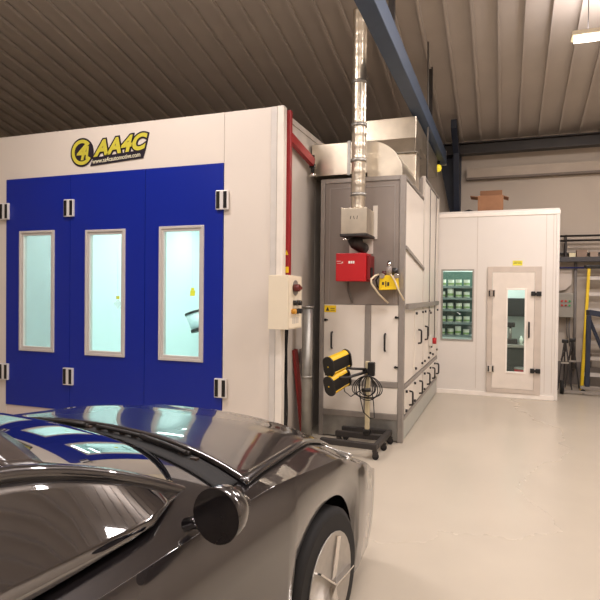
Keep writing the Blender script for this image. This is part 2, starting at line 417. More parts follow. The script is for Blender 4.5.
tag(mb.build('grey_board', mat('grey_board_paint', (112, 104, 100), .6), org=(-1.97, 5.75, 0)), 'narrow grey board leaning just behind the dark red plank', 'board')

# ------------------------------------------------------------------ air handling unit
YA = 5.944; AX0, AX1 = -1.935, -.99; AZ = 2.866; YS = 7.48; YE = 9.225; AZ2 = 3.16
ahu = thing('air_handling_unit', 'tall grey and white air handling unit with black handled access panels', 'air handling unit', (-1.46, YA, 0))
g = .04
# body core panels
MB().box(AX0 + .03, AX1 - .03, YA + .03, YS - .0, .02, AZ - .02).build('inner_core', aluframe, ahu)
MB().box(AX0 + .03, AX1 - .03, YS + .001, YE - .02, .02, AZ2 - .02).build('inner_core', aluframe, ahu)
fr = MB()
def F(x0, x1, y0, y1, z0, z1): fr.box(x0, x1, y0, y1, z0, z1)
# front face frame
for a, b in ((AX0, AX0 + .05), (AX1 - .06, AX1)): F(a, b, YA, YA + .05, 0, AZ)
F(AX0 + .05, AX1 - .06, YA, YA + .05, AZ - .05, AZ)
F(AX0 + .05, AX1 - .06, YA, YA + .05, .585, .645)
F(AX0 + .05, AX1 - .06, YA, YA + .05, .235, .30)
F(-1.415, -1.350, YA, YA + .045, .645, 1.475)
F(-1.415, -1.350, YA, YA + .045, .30, .585)
fr.build('frame', aluframe, ahu, .005)
fr = MB()
F(AX1 - .05, AX1 - .001, YA + .05, YA + .075, 0, AZ)
F(AX1 - .045, AX1 + .003, YA + .076, YE - .051, .565, .61); F(AX1 - .045, AX1 + .003, YA + .076, YE - .051, .23, .27)
F(AX1 - .05, AX1, YA + .095, YS - .051, AZ - .03, AZ); F(AX1 - .05, AX1, YS + .051, YE - .051, AZ2 - .03, AZ2)
fr.build('frame', aluframe, ahu, .003)
fr = MB()
F(AX1 - .05, AX1, YS - .04, YS, .62, AZ - .001); F(AX1 - .05, AX1, YS + .002, YS + .05, .63, AZ2); F(AX1 - .05, AX1, YE - .05, YE, 0, AZ2)
fr.build('frame', mat('off_white_profile', (206, 198, 188), .4), ahu, .004)
# upper grey-brown front panel
MB().box(AX0 + .052, AX1 - .062, YA + .012, YA + .029, 1.478, AZ - .052).build('upper_front_panel', taupe, ahu)
mb = MB().box(AX0 + .10, AX0 + .112, YA + .008, YA + .0118, 1.5, AZ - .1).box(AX1 - .12, AX1 - .108, YA + .008, YA + .0118, 1.5, AZ - .1).box(AX0 + .113, AX1 - .121, YA + .008, YA + .0118, AZ - .112, AZ - .10)
mb.build('panel_edge_strip', aluframe, ahu)
wp = mat('white_coated_panel', (222, 214, 202), .33, var=.015)


def handle_front(par, x, z0, z1, y):
    MB().tube([(x, y, z0), (x, y - .03, z0 + .008), (x, y - .035, z0 + .02), (x, y - .035, z1 - .02), (x, y - .03, z1 - .008), (x, y, z1)], .011, 8).build('handle', black, par)


def handle_side(par, y, z0, z1, x):
    MB().tube([(x, y, z0), (x + .035, y, z0 + .006), (x + .04, y, z0 + .018), (x + .04, y, z1 - .018), (x + .035, y, z1 - .006), (x, y, z1)], .011, 8).build('handle', black, par)


def latch_front(par, x, z, y): MB().tube([(x, y, z), (x, y - .022, z)], .014, 10).box(x, x + .03, y - .02, y - .012, z - .008, z + .008).build('latch', black, par)


def latch_side(par, y, z, x): MB().tube([(x, y, z), (x + .022, y, z)], .016, 10).build('latch', black, par)


d1 = MB().box(AX0 + .052, -1.417, YA + .008, YA + .029, .648, 1.472).build('access_panel', wp, ahu, .003)
d2 = MB().box(-1.348, AX1 - .062, YA + .008, YA + .029, .648, 1.472).build('access_panel', wp, ahu, .003)
d3 = MB().box(AX0 + .052, -1.417, YA + .008, YA + .029, .302, .582).build('lower_panel', wp, ahu, .003)
d4 = MB().box(-1.348, AX1 - .062, YA + .008, YA + .029, .302, .582).build('lower_panel', wp, ahu, .003)
handle_front(d1, -1.787, .985, 1.165, YA + .008); handle_front(d2, -1.19, .98, 1.165, YA + .008)
for z in (1.345, .81): latch_front(d2, AX1 - .085, z, YA + .008)
latch_front(d1, AX0 + .07, 1.30, YA + .008); latch_front(d1, AX0 + .07, .82, YA + .008)
MB().box(AX0 + .052, AX1 - .062, YA + .01, YA + .029, .015, .233).build('plinth_panel', galvd, ahu)
# side panels and hatches
mb = MB().box(AX1 - .03, AX1 - .008, YA + .096, YS - .051, .622, AZ - .051); sp1 = mb.build('side_panel', wp, ahu)
mb = MB().box(AX1 - .03, AX1 - .008, YS + .051, YE - .052, .622, AZ2 - .051); sp2 = mb.build('side_panel', wp, ahu)
sg = mat('pale_plinth_sheet', (176, 178, 170), .35, .2, var=.05)
mb = MB().box(AX1 - .03, AX1 - .008, YA + .096, YE - .052, .015, .228); mb.build('plinth_panel', sg, ahu)
low = [(6.06, 6.66), (6.68, 7.42), (7.55, 8.15), (8.17, 8.70), (8.72, 9.17)]
hl = [6.36, 7.16, 7.925, 8.52, 9.05]
hz_ = [(.277, .416), (.235, .455), (.38, .55), (.38, .53), (.37, .55)]
for (a, b), hy, hz in zip(low, hl, hz_):
    p = MB().box(AX1 - .03, AX1 + .002, a, b, .29, .556).build('hatch', wp, ahu, .003)
    handle_side(p, hy, .335, .495, AX1 + .002)
    latch_side(p, a + .05, .53, AX1 + .002); latch_side(p, a + .05, .32, AX1 + .002)
# tall doors on the side
for (a, b, hy, h0, h1) in ((6.72, 7.40, 7.0, .985, 1.155), (7.53, 8.08, 7.62, .985, 1.165)):
    p = MB().box(AX1 - .0075, AX1 + .003, a, b, .66, 1.40).build('access_panel', wp, ahu, .003)
    handle_side(p, hy, h0, h1, AX1 + .003)
    for yy, zz in ((a + .06, 1.365), (b - .06, 1.365), (a + .06, .70), (b - .06, .70)): latch_side(p, yy, zz, AX1 + .003)
p = MB().box(AX1 - .0075, AX1 + .003, 8.12, 9.1, .66, 1.40).build('access_panel', wp, ahu, .003)
for yy, zz in ((8.18, 1.33), (9.05, 1.40 - .05), (8.18, .75), (8.5, .70), (9.03, .72), (8.3, .83)): latch_side(p, yy, zz, AX1 + .003)
sw = MB().box(AX1 + .003, AX1 + .05, 8.05, 8.22, .86, 1.0).build('isolator_box', mat('pale_isolator', (206, 200, 190), .4), ahu, .006)
MB().tube([(AX1 + .05, 8.13, .93), (AX1 + .10, 8.13, .93)], .045, 14).build('red_switch', red, sw)
mb = MB().tube([(AX1 + .01, 8.0, z) for z in (1.0, 2.0, 3.1)], .006, 6).tube([(AX1 + .01, 8.7, .9), (AX1 + .012, 8.62, 2.0), (AX1 + .01, 8.75, 3.1)], .006, 6).build('wiring', mat('grey_cable', (110, 106, 102), .6), ahu)
# diagonal strap and trunking on the side
MB().bar((AX1 + .006, 6.0, 2.10), (AX1 + .006, 7.45, 1.93), .012, .035).build('diagonal_strip', aluframe, ahu)
MB().box(AX1 + .0035, AX1 + .03, 6.05, 9.1, 1.43, 1.49).build('cable_tray', aluframe, ahu)
st = MB().box(AX0 + .055, AX0 + .19, YA + .0055, YA + .0078, 1.385, 1.462).build('warning_sticker', yellow, ahu)
MB().prism([(AX0 + .07, 1.40), (AX0 + .115, 1.40), (AX0 + .0925, 1.445)], YA + .0045, YA + .0054).build('triangle_mark', dark, st)
MB().box(AX0 + .125, AX0 + .175, YA + .0045, YA + .0054, 1.405, 1.412).box(AX0 + .125, AX0 + .175, YA + .0045, YA + .0054, 1.425, 1.432).build('print_lines', dark, st)

# burner parts on the front
t = thing('flue_pipe', 'round spiral galvanised flue pipe rising in front of the air handling unit', 'pipe', (-1.455, 5.74, 2.48))
mb = MB(); zz = [2.485 + .022 * i for i in range(96)]
mb.tube([(-1.455, 5.745, z) for z in zz], [.0745 if i % 6 else .079 for i in range(96)], 24); mb.build('pipe', galv, t)
for z in (2.62, 2.98, 3.35, 3.8): MB().tube([(-1.455, 5.745, z), (-1.455, 5.745, z + .035)], .083, 24).build('joint_band', galvd, t)
t = thing('flue_box', 'square galvanised flue box under the spiral pipe on the grey panel', 'box', (-1.46, 5.77, 2.215))
MB().box(-1.60, -1.325, 5.60, 5.93, 2.215, 2.482).build('housing', galv, t, .004)
MB().box(-1.61, -1.315, 5.592, 5.94, 2.19, 2.2145).build('bottom_flange', dark, t, .003)
mb = MB()
for k, (dx, a) in enumerate(((-1.50, 15), (-1.465, -15), (-1.43, 10))): mb.box(dx, dx + .006, 5.597, 5.5995, 2.365, 2.40, Matrix.Rotation(R(a), 3, 'Y'))
mb.build('ink_mark', dark, t)
MB().tube([(-1.56, 5.62, 2.17), (-1.56, 5.62, 2.15)], .03).build('bolt_cap', chrome, t)
tag(MB().box(-1.60, -1.335, 5.9445, 5.955, 2.03, 2.19).box(-1.34, -1.29, 5.9445, 5.955, 2.19, 2.55).build('mounting_plate', wp, org=(-1.46, 5.95, 2.03)), 'pale mounting plate behind the galvanised flue box and above the red burner', 'plate')
tag(MB().tube([(-1.50, 5.80, 2.187), (-1.48, 5.80, 2.13), (-1.45, 5.84, 2.10), (-1.43, 5.94, 2.09)], [.085, .075, .06, .055], 16).build('flue_elbow', dark, org=(-1.45, 5.85, 2.1)), 'dark round elbow between galvanised flue box and red burner', 'pipe')
t = thing('burner_housing', 'bright red burner box mounted on the grey front panel', 'burner', (-1.5, 5.8, 1.725))
MB().box(-1.675, -1.35, 5.68, 5.935, 1.725, 2.022).build('cover', red, t, .008)
MB().box(-1.349, -1.315, 5.72, 5.935, 1.745, 2.0).build('side_flange', mat('deep_red_paint', (120, 14, 18), .45), t, .004)
MB().box(-1.314, -1.298, 5.74, 5.80, 1.77, 1.87).build('black_port', black, t)
mb = MB()
for k in range(3): mb.box(-1.535 + k * .023, -1.517 + k * .023, 5.6775, 5.6795, 1.912, 1.938)
mb.build('white_badge', mat('white_print', (230, 224, 216), .5), t)
MB().box(-1.665, -1.62, 5.6775, 5.6795, 1.935, 1.939).prism([(-1.615, 1.925), (-1.595, 1.918), (-1.595, 1.932)], 5.6775, 5.6795).box(-1.66, -1.60, 5.6775, 5.6795, 1.912, 1.915).build('white_arrow_mark', MATS['white_print'], t)
tag(MB().tube([(-1.58, 5.85, 1.724), (-1.58, 5.86, 1.62), (-1.56, 5.90, 1.53), (-1.56, 5.94, 1.50)], .012, 8).build('gas_hose', mat('grey_hose', (96, 90, 86), .5), org=(-1.58, 5.85, 1.5)), 'thin grey hose dropping from under the red burner box', 'hose')

# yellow filter regulator
t = thing('filter_regulator', 'yellow bracket with air filter bottles and bent tubes on the grey panel', 'air regulator', (-1.13, 5.88, 1.64))
MB().prism([(-1.235, 1.635), (-1.04, 1.645), (-1.055, 1.79), (-1.225, 1.79)], 5.80, 5.94).build('yellow_bracket', yellow, t, .004)
MB().tube([(-1.14, 5.86, 1.792), (-1.14, 5.86, 1.87), (-1.14, 5.86, 1.89)], [.032, .032, .02], 14).build('filter_bottle', mat('grey_bowl', (150, 140, 134), .25), t)
MB().tube([(-1.14, 5.86, 1.89), (-1.14, 5.86, 1.93)], .022, 12).build('bottle_cap', chrome, t)
MB().tube([(-1.14, 5.86, 1.931), (-1.14, 5.86, 1.945)], .014, 10).build('knob', black, t)
MB().tube([(-1.08, 5.88, 1.792), (-1.08, 5.88, 1.87)], .03, 14).build('black_filter', black, t)
MB().tube([(-1.19, 5.88, 1.792), (-1.19, 5.88, 1.84)], .03, 14).build('black_filter', mat('dark_red_bowl', (80, 30, 30), .3), t)
for x in (-1.2, -1.05): MB().tube([(x, 5.79, 1.785), (x, 5.82, 1.785)], .028, 16).build('gauge', chrome, t)
mb = MB().box(-1.165, -1.155, 5.796, 5.799, 1.67, 1.73).box(-1.145, -1.125, 5.796, 5.799, 1.68, 1.72).box(-1.20, -1.18, 5.796, 5.799, 1.69, 1.72); mb.build('dark_marking', dark, t)
hose = mat('cream_hose', (206, 190, 160), .4)
MB().tube([(-1.24, 5.80, 1.80), (-1.265, 5.74, 1.785), (-1.29, 5.67, 1.745), (-1.285, 5.67, 1.70), (-1.22, 5.74, 1.59), (-1.14, 5.82, 1.50)], .010, 8).build('bent_tube', hose, t)
MB().tube([(-1.11, 5.79, 1.80), (-1.07, 5.78, 1.75), (-1.02, 5.80, 1.62), (-.975, 5.84, 1.53)], .010, 8).build('bent_tube', hose, t)
MB().tube([(-1.24, 5.85, 1.795), (-1.28, 5.86, 1.74), (-1.26, 5.86, 1.67), (-1.235, 5.86, 1.66)], .009, 8).build('black_tube', rubber, t)

# ducts over the unit
t = thing('supply_duct', 'rectangular galvanised duct leaving the booth and bending down into the unit', 'duct', (-1.7, 6.3, 2.9))
MB().box(-2.085, -1.43, 6.05, 7.1, 2.93, 3.29).build('duct_run', galv, t, .006)
MB().box(-1.66, -1.625, 6.04, 7.11, 2.92, 3.30).build('duct_flange', galvd, t)
pl = [(-1.429, 2.868), (-1.04, 2.868)] + arc(-1.42, 2.90, .38, 5, 88, 14)
MB().prism([(a, b) for a, b in pl] + [(-1.429, 3.285)], 6.03, 7.1).build('elbow', galv, t, .004)
t = thing('exhaust_duct', 'large folded galvanised duct standing behind the rounded elbow', 'duct', (-1.4, 7.5, 2.87))
MB().box(-1.72, -1.06, 7.13, 7.44, 2.868, 3.385).build('lower_section', galv, t, .006)
MB().prism([(7.12, 3.392), (7.47, 3.392), (7.60, 3.56), (9.6, 3.56), (9.6, 3.87), (7.20, 3.87), (7.20, 3.60)], -1.74, -1.075, 'X').build('upper_section', galv, t, .006)
MB().box(-1.76, -1.04, 7.08, 7.48, 3.3855, 3.3915).build('joint_flange', galvd, t)
tag(MB().tube([(-1.02, 7.9, 3.17), (-1.02, 7.9, 4.3), (-1.03, 7.9, 5.1)], .012, 8).build('conduit', mat('grey_cable', (110, 106, 102)), org=(-1.02, 7.9, 3.17)), 'thin grey conduit rising beside the large folded duct', 'pipe')

# ------------------------------------------------------------------ infrared dryer on castors
ir = thing('infrared_dryer', 'mobile infrared paint dryer with two yellow and black lamp heads', 'infrared dryer', (-1.35, 5.45, 0))
zt = .125
b1 = [(-1.70, 5.30, zt), (-1.115, 5.26, zt)]
b2 = [(-1.64, 5.64, zt), (-1.22, 5.62, zt)]
b3 = [(-1.635, 5.86, zt), (-1.09, 5.87, zt)]
MB().bar(*b1, .06, .055).build('base_leg', dark, ir, .006)
MB().bar(*b2, .06, .055).build('base_leg', dark, ir, .006)
MB().bar(*b3, .05, .05).build('base_leg', dark, ir, .006)
MB().bar((-1.135, 5.29, zt), (-1.12, 5.845, zt), .05, .05).build('cross_bar', dark, ir, .005)
MB().bar((-1.222, 5.62, zt), (-1.153, 5.62, zt), .05, .05).build('cross_bar', dark, ir, .004)


def castor(x, y):
    c = MB().box(x - .02, x + .02, y - .022, y + .022, .075, .097).box(x - .018, x + .03, y - .02, y - .015, .03, .075).box(x - .018, x + .03, y + .015, y + .02, .03, .075).build('castor', dark, ir)
    MB().tube([(x + .008, y - .013, .032), (x + .008, y + .013, .032)], .032, 14).build('wheel', rubber, c)


for x, y in ((-1.67, 5.30), (-1.14, 5.262), (-1.61, 5.64), (-1.13, 5.60), (-1.60, 5.86), (-1.115, 5.866)): castor(x, y)
MB().box(-1.335, -1.265, 5.57, 5.66, .153, .20).build('mast_socket', black, ir, .005)
MB().box(-1.322, -1.278, 5.595, 5.639, .20, .90).build('mast', beige, ir, .004)
MB().box(-1.285, -1.215, 5.535, 5.594, .76, .90).build('mast_clamp', black, ir, .008)
MB().box(-1.34, -1.28, 5.54, 5.594, .79, .83).build('clamp_block', black, ir, .006)
MB().tube([(-1.30, 5.53, .83), (-1.42, 5.44, .84), (-1.475, 5.42, .85)], .013, 8).build('arm', black, ir)
MB().tube([(-1.30, 5.53, .80), (-1.45, 5.40, .755), (-1.60, 5.36, .745)], .015, 8).build('arm', black, ir)
cap_a = mat('yellow_lamp_shell', (226, 184, 22), .4)


def head(px, py, pz, tiltdeg, L=.25):
    # capsule-profile end plates, shell between them; axis mostly +Y turned a bit right
    prof = arc(0, .042, .062, 0, 180, 10) + arc(0, -.042, .062, 180, 360, 10)
    rz = Matrix.Rotation(R(-24), 3, 'Z'); tl = Matrix.Rotation(R(tiltdeg), 3, 'X')
    def place(mb):
        bmesh.ops.rotate(mb.bm, verts=mb.bm.verts, cent=(0, 0, 0), matrix=rz @ tl)
        bmesh.ops.translate(mb.bm, verts=mb.bm.verts, vec=(px, py, pz)); return mb
    h = place(MB().prism([(a * .86, b * .9) for a, b in prof], .021, L - .001)).build('lamp_head', black, ir, .004)
    place(MB().prism([(a * 1.1, b) for a, b in prof], 0, .02)).build('end_plate', black, h, .004)
    place(MB().prism([(a * 1.1, b) for a, b in prof], L, L + .02)).build('end_plate', black, h, .004)
    up_ = [(a * .9, b * .93) for a, b in arc(0, .045, .062, 20, 160, 8)]; lo = [(a * .80, b * .84) for a, b in arc(0, .045, .062, 160, 20, 8)]
    place(MB().prism(up_ + lo, .024, L - .004)).build('yellow_top', cap_a, h)
    place(MB().prism([(a, -b) for a, b in up_ + lo], .024, L - .004)).build('yellow_underside', cap_a, h)
    place(MB().tube([(0, -.003, 0), (0, -.0005, 0)], .008, 10)).build('end_screw', yellow, h)
    return h


head(-1.63, 5.30, .86, 12, .28)
head(-1.62, 5.30, .665, 16, .26)
MB().tube([(-1.665, 5.352, .80), (-1.665, 5.352, .77)], .014, 8).build('joint', black, ir)
mb = MB(); rnd = random.Random(8)
for k in range(6):
    w_, h_ = .04 + .022 * k, .14 + .035 * rnd.random(); pts = []
    cx, cz = -1.275 + .01 * rnd.uniform(-1, 1), .78
    for i in range(25):
        a = 2 * math.pi * i / 24; pts.append((cx + w_ * math.sin(a) * (1 - .25 * math.cos(a)), 5.515 - .004 * k + .012 * math.sin(3 * a + k), cz - h_ / 1.4 - .01 + h_ / 1.4 * math.cos(a)))
    mb.tube(pts, .0055, 6, cap=False)
mb.tube([(-1.36, 5.51, .72), (-1.35, 5.5, .55), (-1.31, 5.49, .40), (-1.24, 5.49, .34), (-1.20, 5.5, .35), (-1.21, 5.5, .5), (-1.23, 5.5, .62)], .0055, 6)
mb.tube([(-1.52, 5.44, .74), (-1.50, 5.46, .60), (-1.44, 5.48, .55), (-1.34, 5.5, .62)], .0055, 6)
mb.build('coiled_cable', rubber, ir)
MB().tube([(-1.33, 5.49, .62), (-1.24, 5.49, .63)], .02, 8).build('cable_tie', black, ir)

# ------------------------------------------------------------------ mixing room
YM = 9.25; MX0, MX1, MZ = -1.95, .79, 2.89
mix = thing('paint_mixing_room', 'white panelled mixing room with a window and glazed door', 'mixing room', (0, YM, 0))
DXa, DXb, DZa, DZb = -.215, .548, .085, 2.02
WX0, WX1, WZ0, WZ1 = -.935, -.45, .865, 1.99
MB().holed(MX0, MX1 - .05, .07, MZ - .06, [(DXa, DXb, .07, DZb), (WX0, WX1, WZ0, WZ1)], YM, YM + .05).build('front_panel', whiteroom, mix)
mb = MB()
for x in (-.40, .60, .70): mb.box(x, x + .008, YM - .003, YM - .0002, .11, MZ - .061)
mb.build('joint_strip', mat('pale_joint', (200, 190, 178), .5), mix)
MB().box(MX1 - .049, MX1, YM - .008, YM + .06, .0, MZ - .061).build('corner_post', whiteroom, mix, .006)
MB().box(MX0, MX1 + .004, YM - .012, YM + .06, MZ - .06, MZ).build('top_trim', mat('bright_white_trim', (240, 232, 222), .35), mix, .004)
MB().box(MX0, MX1 - .05, YM - .02, YM + .05, 0, .069).build('base_trim', MATS['bright_white_trim'], mix, .004)
MB().box(MX1 - .05, MX1, YM + .061, 10.85, 0, MZ - .001).build('side_panel', whiteroom, mix)
MB().box(MX0, MX0 + .05, YM + .051, 10.85, 0, MZ - .001).build('side_panel', whiteroom, mix)
MB().box(MX0, MX1, 10.851, 10.88, 0, MZ).build('rear_panel', whiteroom, mix)
MB().box(MX0, MX1 + .001, YM + .061, 10.85, MZ, MZ + .04).build('roof_panel', whiteroom, mix)
MB().frame(WX0 - .012, WX1 + .012, WZ0 - .012, WZ1 + .012, .025, YM - .008, YM + .055).build('window_frame', alu, mix, .002)
MB().box(WX0 + .013, WX1 - .013, YM + .02, YM + .026, WZ0 + .013, WZ1 - .013).build('window_pane', mixglass, mix)
dframe = MB(); dframe.box(DXa - .02, DXa + .055, YM - .03, YM + .06, .07, DZb + .02).box(DXb - .10, DXb + .0, YM - .03, YM + .06, .07, DZb + .02).box(DXa + .055, DXb - .10, YM - .03, YM + .06, DZb - .07, DZb + .02).box(DXa + .055, DXb - .10, YM - .03, YM + .06, .07, .14)
dframe.build('door_frame', mat('satin_white_frame', (206, 194, 182), .3, .15), mix, .004)
da, db, dza, dzb = DXa + .058, DXb - .103, .143, DZb - .073
wx0, wx1, wz0, wz1 = .052, .325, .395, 1.69
door = MB().holed(da, db, dza, dzb, [(wx0, wx1, wz0, wz1)], YM - .035, YM + .01).build('door', mat('door_white', (226, 216, 204), .35), mix)
MB().frame(wx0 - .012, wx1 + .012, wz0 - .012, wz1 + .012, .026, YM - .044, YM + .015).build('window_frame', MATS['bright_white_trim'], door, .003)
MB().box(wx0 + .014, wx1 - .014, YM - .015, YM - .009, wz0 + .014, wz1 - .014).build('window_pane', mixglass, door)
MB().tube([(.375, YM - .036, .95), (.375, YM - .075, .96), (.375, YM - .08, 1.0), (.375, YM - .08, 1.13), (.375, YM - .075, 1.17), (.375, YM - .036, 1.18)], .013, 8).build('handle', black, door)
for z in (1.62, .44):
    h = MB().box(DXa - .01 + .0, DXa + .095, YM - .06, YM - .0352, z - .055, z + .055).build('hinge', chrome, door, .004)
    MB().box(DXa + .0, DXa + .022, YM - .068, YM - .0605, z - .045, z + .045).box(DXa + .062, DXa + .085, YM - .068, YM - .0605, z - .045, z + .045).build('black_insert', black, h)
    MB().box(.40, .46, YM - .07, YM - .0352, z - .035, z + .035).box(.475, .545, YM - .07, YM - .0352, z - .035, z + .035).box(.455, .48, YM - .06, YM - .0352, z - .015, z + .015).build('door_latch', black, door, .006)
sg_ = MB().box(.13, .27, YM - .006, YM - .0005, 2.055, 2.13).build('yellow_sign', mat('yellow_sign_face', (226, 218, 70), .5), mix)
MB().box(.14, .19, YM - .008, YM - .0065, 2.085, 2.095).box(.20, .26, YM - .008, YM - .0065, 2.085, 2.095).box(.15, .25, YM - .008, YM - .0065, 2.105, 2.112).build('print_lines', mat('olive_print', (120, 112, 40), .6), sg_)
# lights in the mixing room
lp = mat('mixing_room_lamp', (236, 250, 244), .4, emit=4)
for x in (-.7, .2):
    MB().box(x - .3, x + .3, 9.9, 10.05, MZ - .05, MZ - .02).build('ceiling_lamp', lp, mix)
    area('mixing_room_glow', (x, 9.97, MZ - .07), .6, .15, MIX_W, (.94, 1, .97))
mixback = mat('teal_white_lining', (214, 226, 222), .5)
MB().box(MX0 + .06, MX1 - .06, 10.82, 10.845, .02, 2.8).build('inner_lining', mixback, mix)
# shelving with tins behind the window
sh = thing('steel_shelving', 'pale metal shelf unit of paint tins behind the mixing room window', 'shelf', (-.72, 9.55, 0))
shm = mat('pale_steel_shelf', (150, 172, 172), .4, .3)
SHZ = (.93, 1.14, 1.355, 1.545, 1.735)
for z in SHZ: MB().box(-1.14, -.46, 9.46, 9.74, z - .035, z).build('shelf_board', shm, sh)
for x, y in ((-1.16, 9.455), (-.455, 9.455), (-1.16, 9.735), (-.455, 9.735)): MB().box(x - .01, x + .01, y - .01, y + .01, .0, 2.0).build('upright', shm, sh)
MB().box(-1.15, -.46, 9.746, 9.752, .88, 1.98).build('back_panel', mat('teal_back_sheet', (96, 128, 120), .6), sh)
tin = thing('paint_tin', 'white and green paint tin on the shelving behind the window', 'paint tin', (0, 0, 0), 'paint tins on the mixing room shelves')
MB().tube([(0, 0, 0), (0, 0, .085)], .048, 16).build('can', mat('tin_white', (236, 244, 228), .35), tin)
MB().tube([(0, 0, .086), (0, 0, .094)], .050, 16).build('lid', mat('tin_lid', (226, 236, 226), .3, .3), tin)
MB().tube([(0, 0, .02), (0, 0, .045)], .0487, 16, False).build('green_band', mat('tin_green', (150, 190, 120), .4), tin)
first = True
ROWS = ['bottom shelf', 'second lowest shelf', 'middle shelf', 'second highest shelf', 'top shelf']
COLS = ['leftmost', 'second from left', 'third from left', 'fourth from left', 'rightmost']
for r, z in enumerate(SHZ):
    for k in range(5):
        o = tin if first else copy_tree(tin); first = False
        o.location = (-1.075 + .128 * k + random.uniform(-.006, .006), 9.52 + random.uniform(-.01, .01), z)
        big = (r == 3 and k == 2) or (r == 0 and k == 3)
        o.scale = (1, 1, 1.55 if big else 1 + .1 * (r == 4) + random.uniform(0, .1))
        o['label'] = ('taller ' if big else '') + 'white and green tin, %s behind the window on the %s' % (COLS[k], ROWS[r])
# contents behind door glass
bench = thing('mixing_bench', 'dark bench with machine tops seen through the mixing room door', 'workbench', (.2, 10.4, 0))
MB().box(-.35, .7, 10.15, 10.78, .70, .75).build('worktop', alu, bench, .004)
MB().box(-.33, .68, 10.18, 10.77, .03, .699).build('cabinet_body', mat('dark_green_grey', (38, 46, 44), .5), bench)
for k in range(3): MB().box(-.31 + .34 * k, -.0 + .34 * k, 10.165, 10.1795, .10, .66).build('cabinet_door', mat('cabinet_door_grey', (58, 64, 62), .45), bench, .003)
tag(MB().box(-.35, .7, 10.5, 10.81, 1.22, 1.54).box(-.35, .7, 10.49, 10.499, 1.24, 1.52).build('wall_cupboard', mat('black_cupboard', (36, 40, 42), .35), org=(.17, 10.65, 1.22)), 'dark wall cupboard above the bench inside the mixing room', 'cupboard')
t = thing('mixing_machine', 'grey paint stirring machine standing on the bench behind the door glass', 'mixing machine', (.12, 10.35, .75))
MB().box(.02, .24, 10.25, 10.48, .751, .83).build('base', dark, t, .01)
MB().box(.09, .15, 10.38, 10.44, .83, 1.04).build('column', alu, t, .005)
MB().box(.04, .20, 10.26, 10.45, 1.041, 1.12).build('head', dark, t, .015)
MB().tube([(.12, 10.29, 1.041), (.12, 10.29, .90)], .012, 8).build('stirrer', chrome, t)
for k, (x, z, c) in enumerate(((.30, .14, 'tin_white'), (.38, .22, 'tin_white'), (.46, .17, 'tin_white'))):
    lab = ('short', 'tall', 'middle-sized')[k] + ' white bottle standing on the bench right of the mixing machine'
    tag(MB().tube([(x, 10.3, .751), (x, 10.3, .751 + z * .7), (x, 10.3, .751 + z * .8), (x, 10.3, .751 + z)], [.032, .032, .014, .014], 12).build('bottle', MATS[c], org=(x, 10.3, .751)), lab, 'bottle', 'bottles on the mixing bench')
for k, (x, y, m_, l_) in enumerate(((.10, 9.75, 'tin_white', 'white'), (.32, 10.02, 'red_paint', 'red'))):
    t = thing('bucket', l_ + ' bucket on the mixing room floor behind the door glass', 'bucket', (x, y, 0))
    MB().tube([(x, y, .0), (x, y, .26 + .1 * k)], [.10, .13], 18).build('tub', MATS[m_], t)
    MB().tube([(x, y, .261 + .1 * k), (x, y, .28 + .1 * k)], .135, 18).build('lid', alu, t)
tag(MB().box(.0, .10, 9.4, 9.43, .55, .72).build('yellow_notice', yellow, org=(.05, 9.41, .55)), 'small yellow notice card low behind the door glass', 'notice') if False else None

# cardboard box on the roof
t = thing('cardboard_box', 'open brown cardboard box on the mixing room roof', 'box', (-.2, 9.62, MZ + .041))
z0 = MZ + .041
MB().box(-.41, -.02, 9.45, 9.80, z0, z0 + .012).box(-.41, -.398, 9.45, 9.80, z0 + .012, z0 + .26).box(-.032, -.02, 9.45, 9.80, z0 + .012, z0 + .26).box(-.398, -.032, 9.45, 9.462, z0 + .012, z0 + .26).box(-.398, -.032, 9.788, 9.80, z0 + .012, z0 + .26).build('carton', card, t)
MB().box(-.53, -.411, 9.46, 9.79, z0 + .255, z0 + .263, Matrix.Rotation(R(8), 3, 'Y')).build('flap', card, t)
MB().box(-.019, .06, 9.46, 9.79, z0 + .23, z0 + .238, Matrix.Rotation(R(20), 3, 'Y')).build('flap', card, t)
MB().box(-.39, -.04, 9.801, 9.809, z0 + .24, z0 + .40).build('flap', card, t)
tag(MB().tube([(-.62, 9.55, z0 + .02), (-.55, 9.55, z0 + .045), (-.48, 9.58, z0 + .02)], .02, 8).build('loose_tape_roll', dark, org=(-.55, 9.55, z0)), 'small dark item lying on the mixing room roof left of the box', 'object')

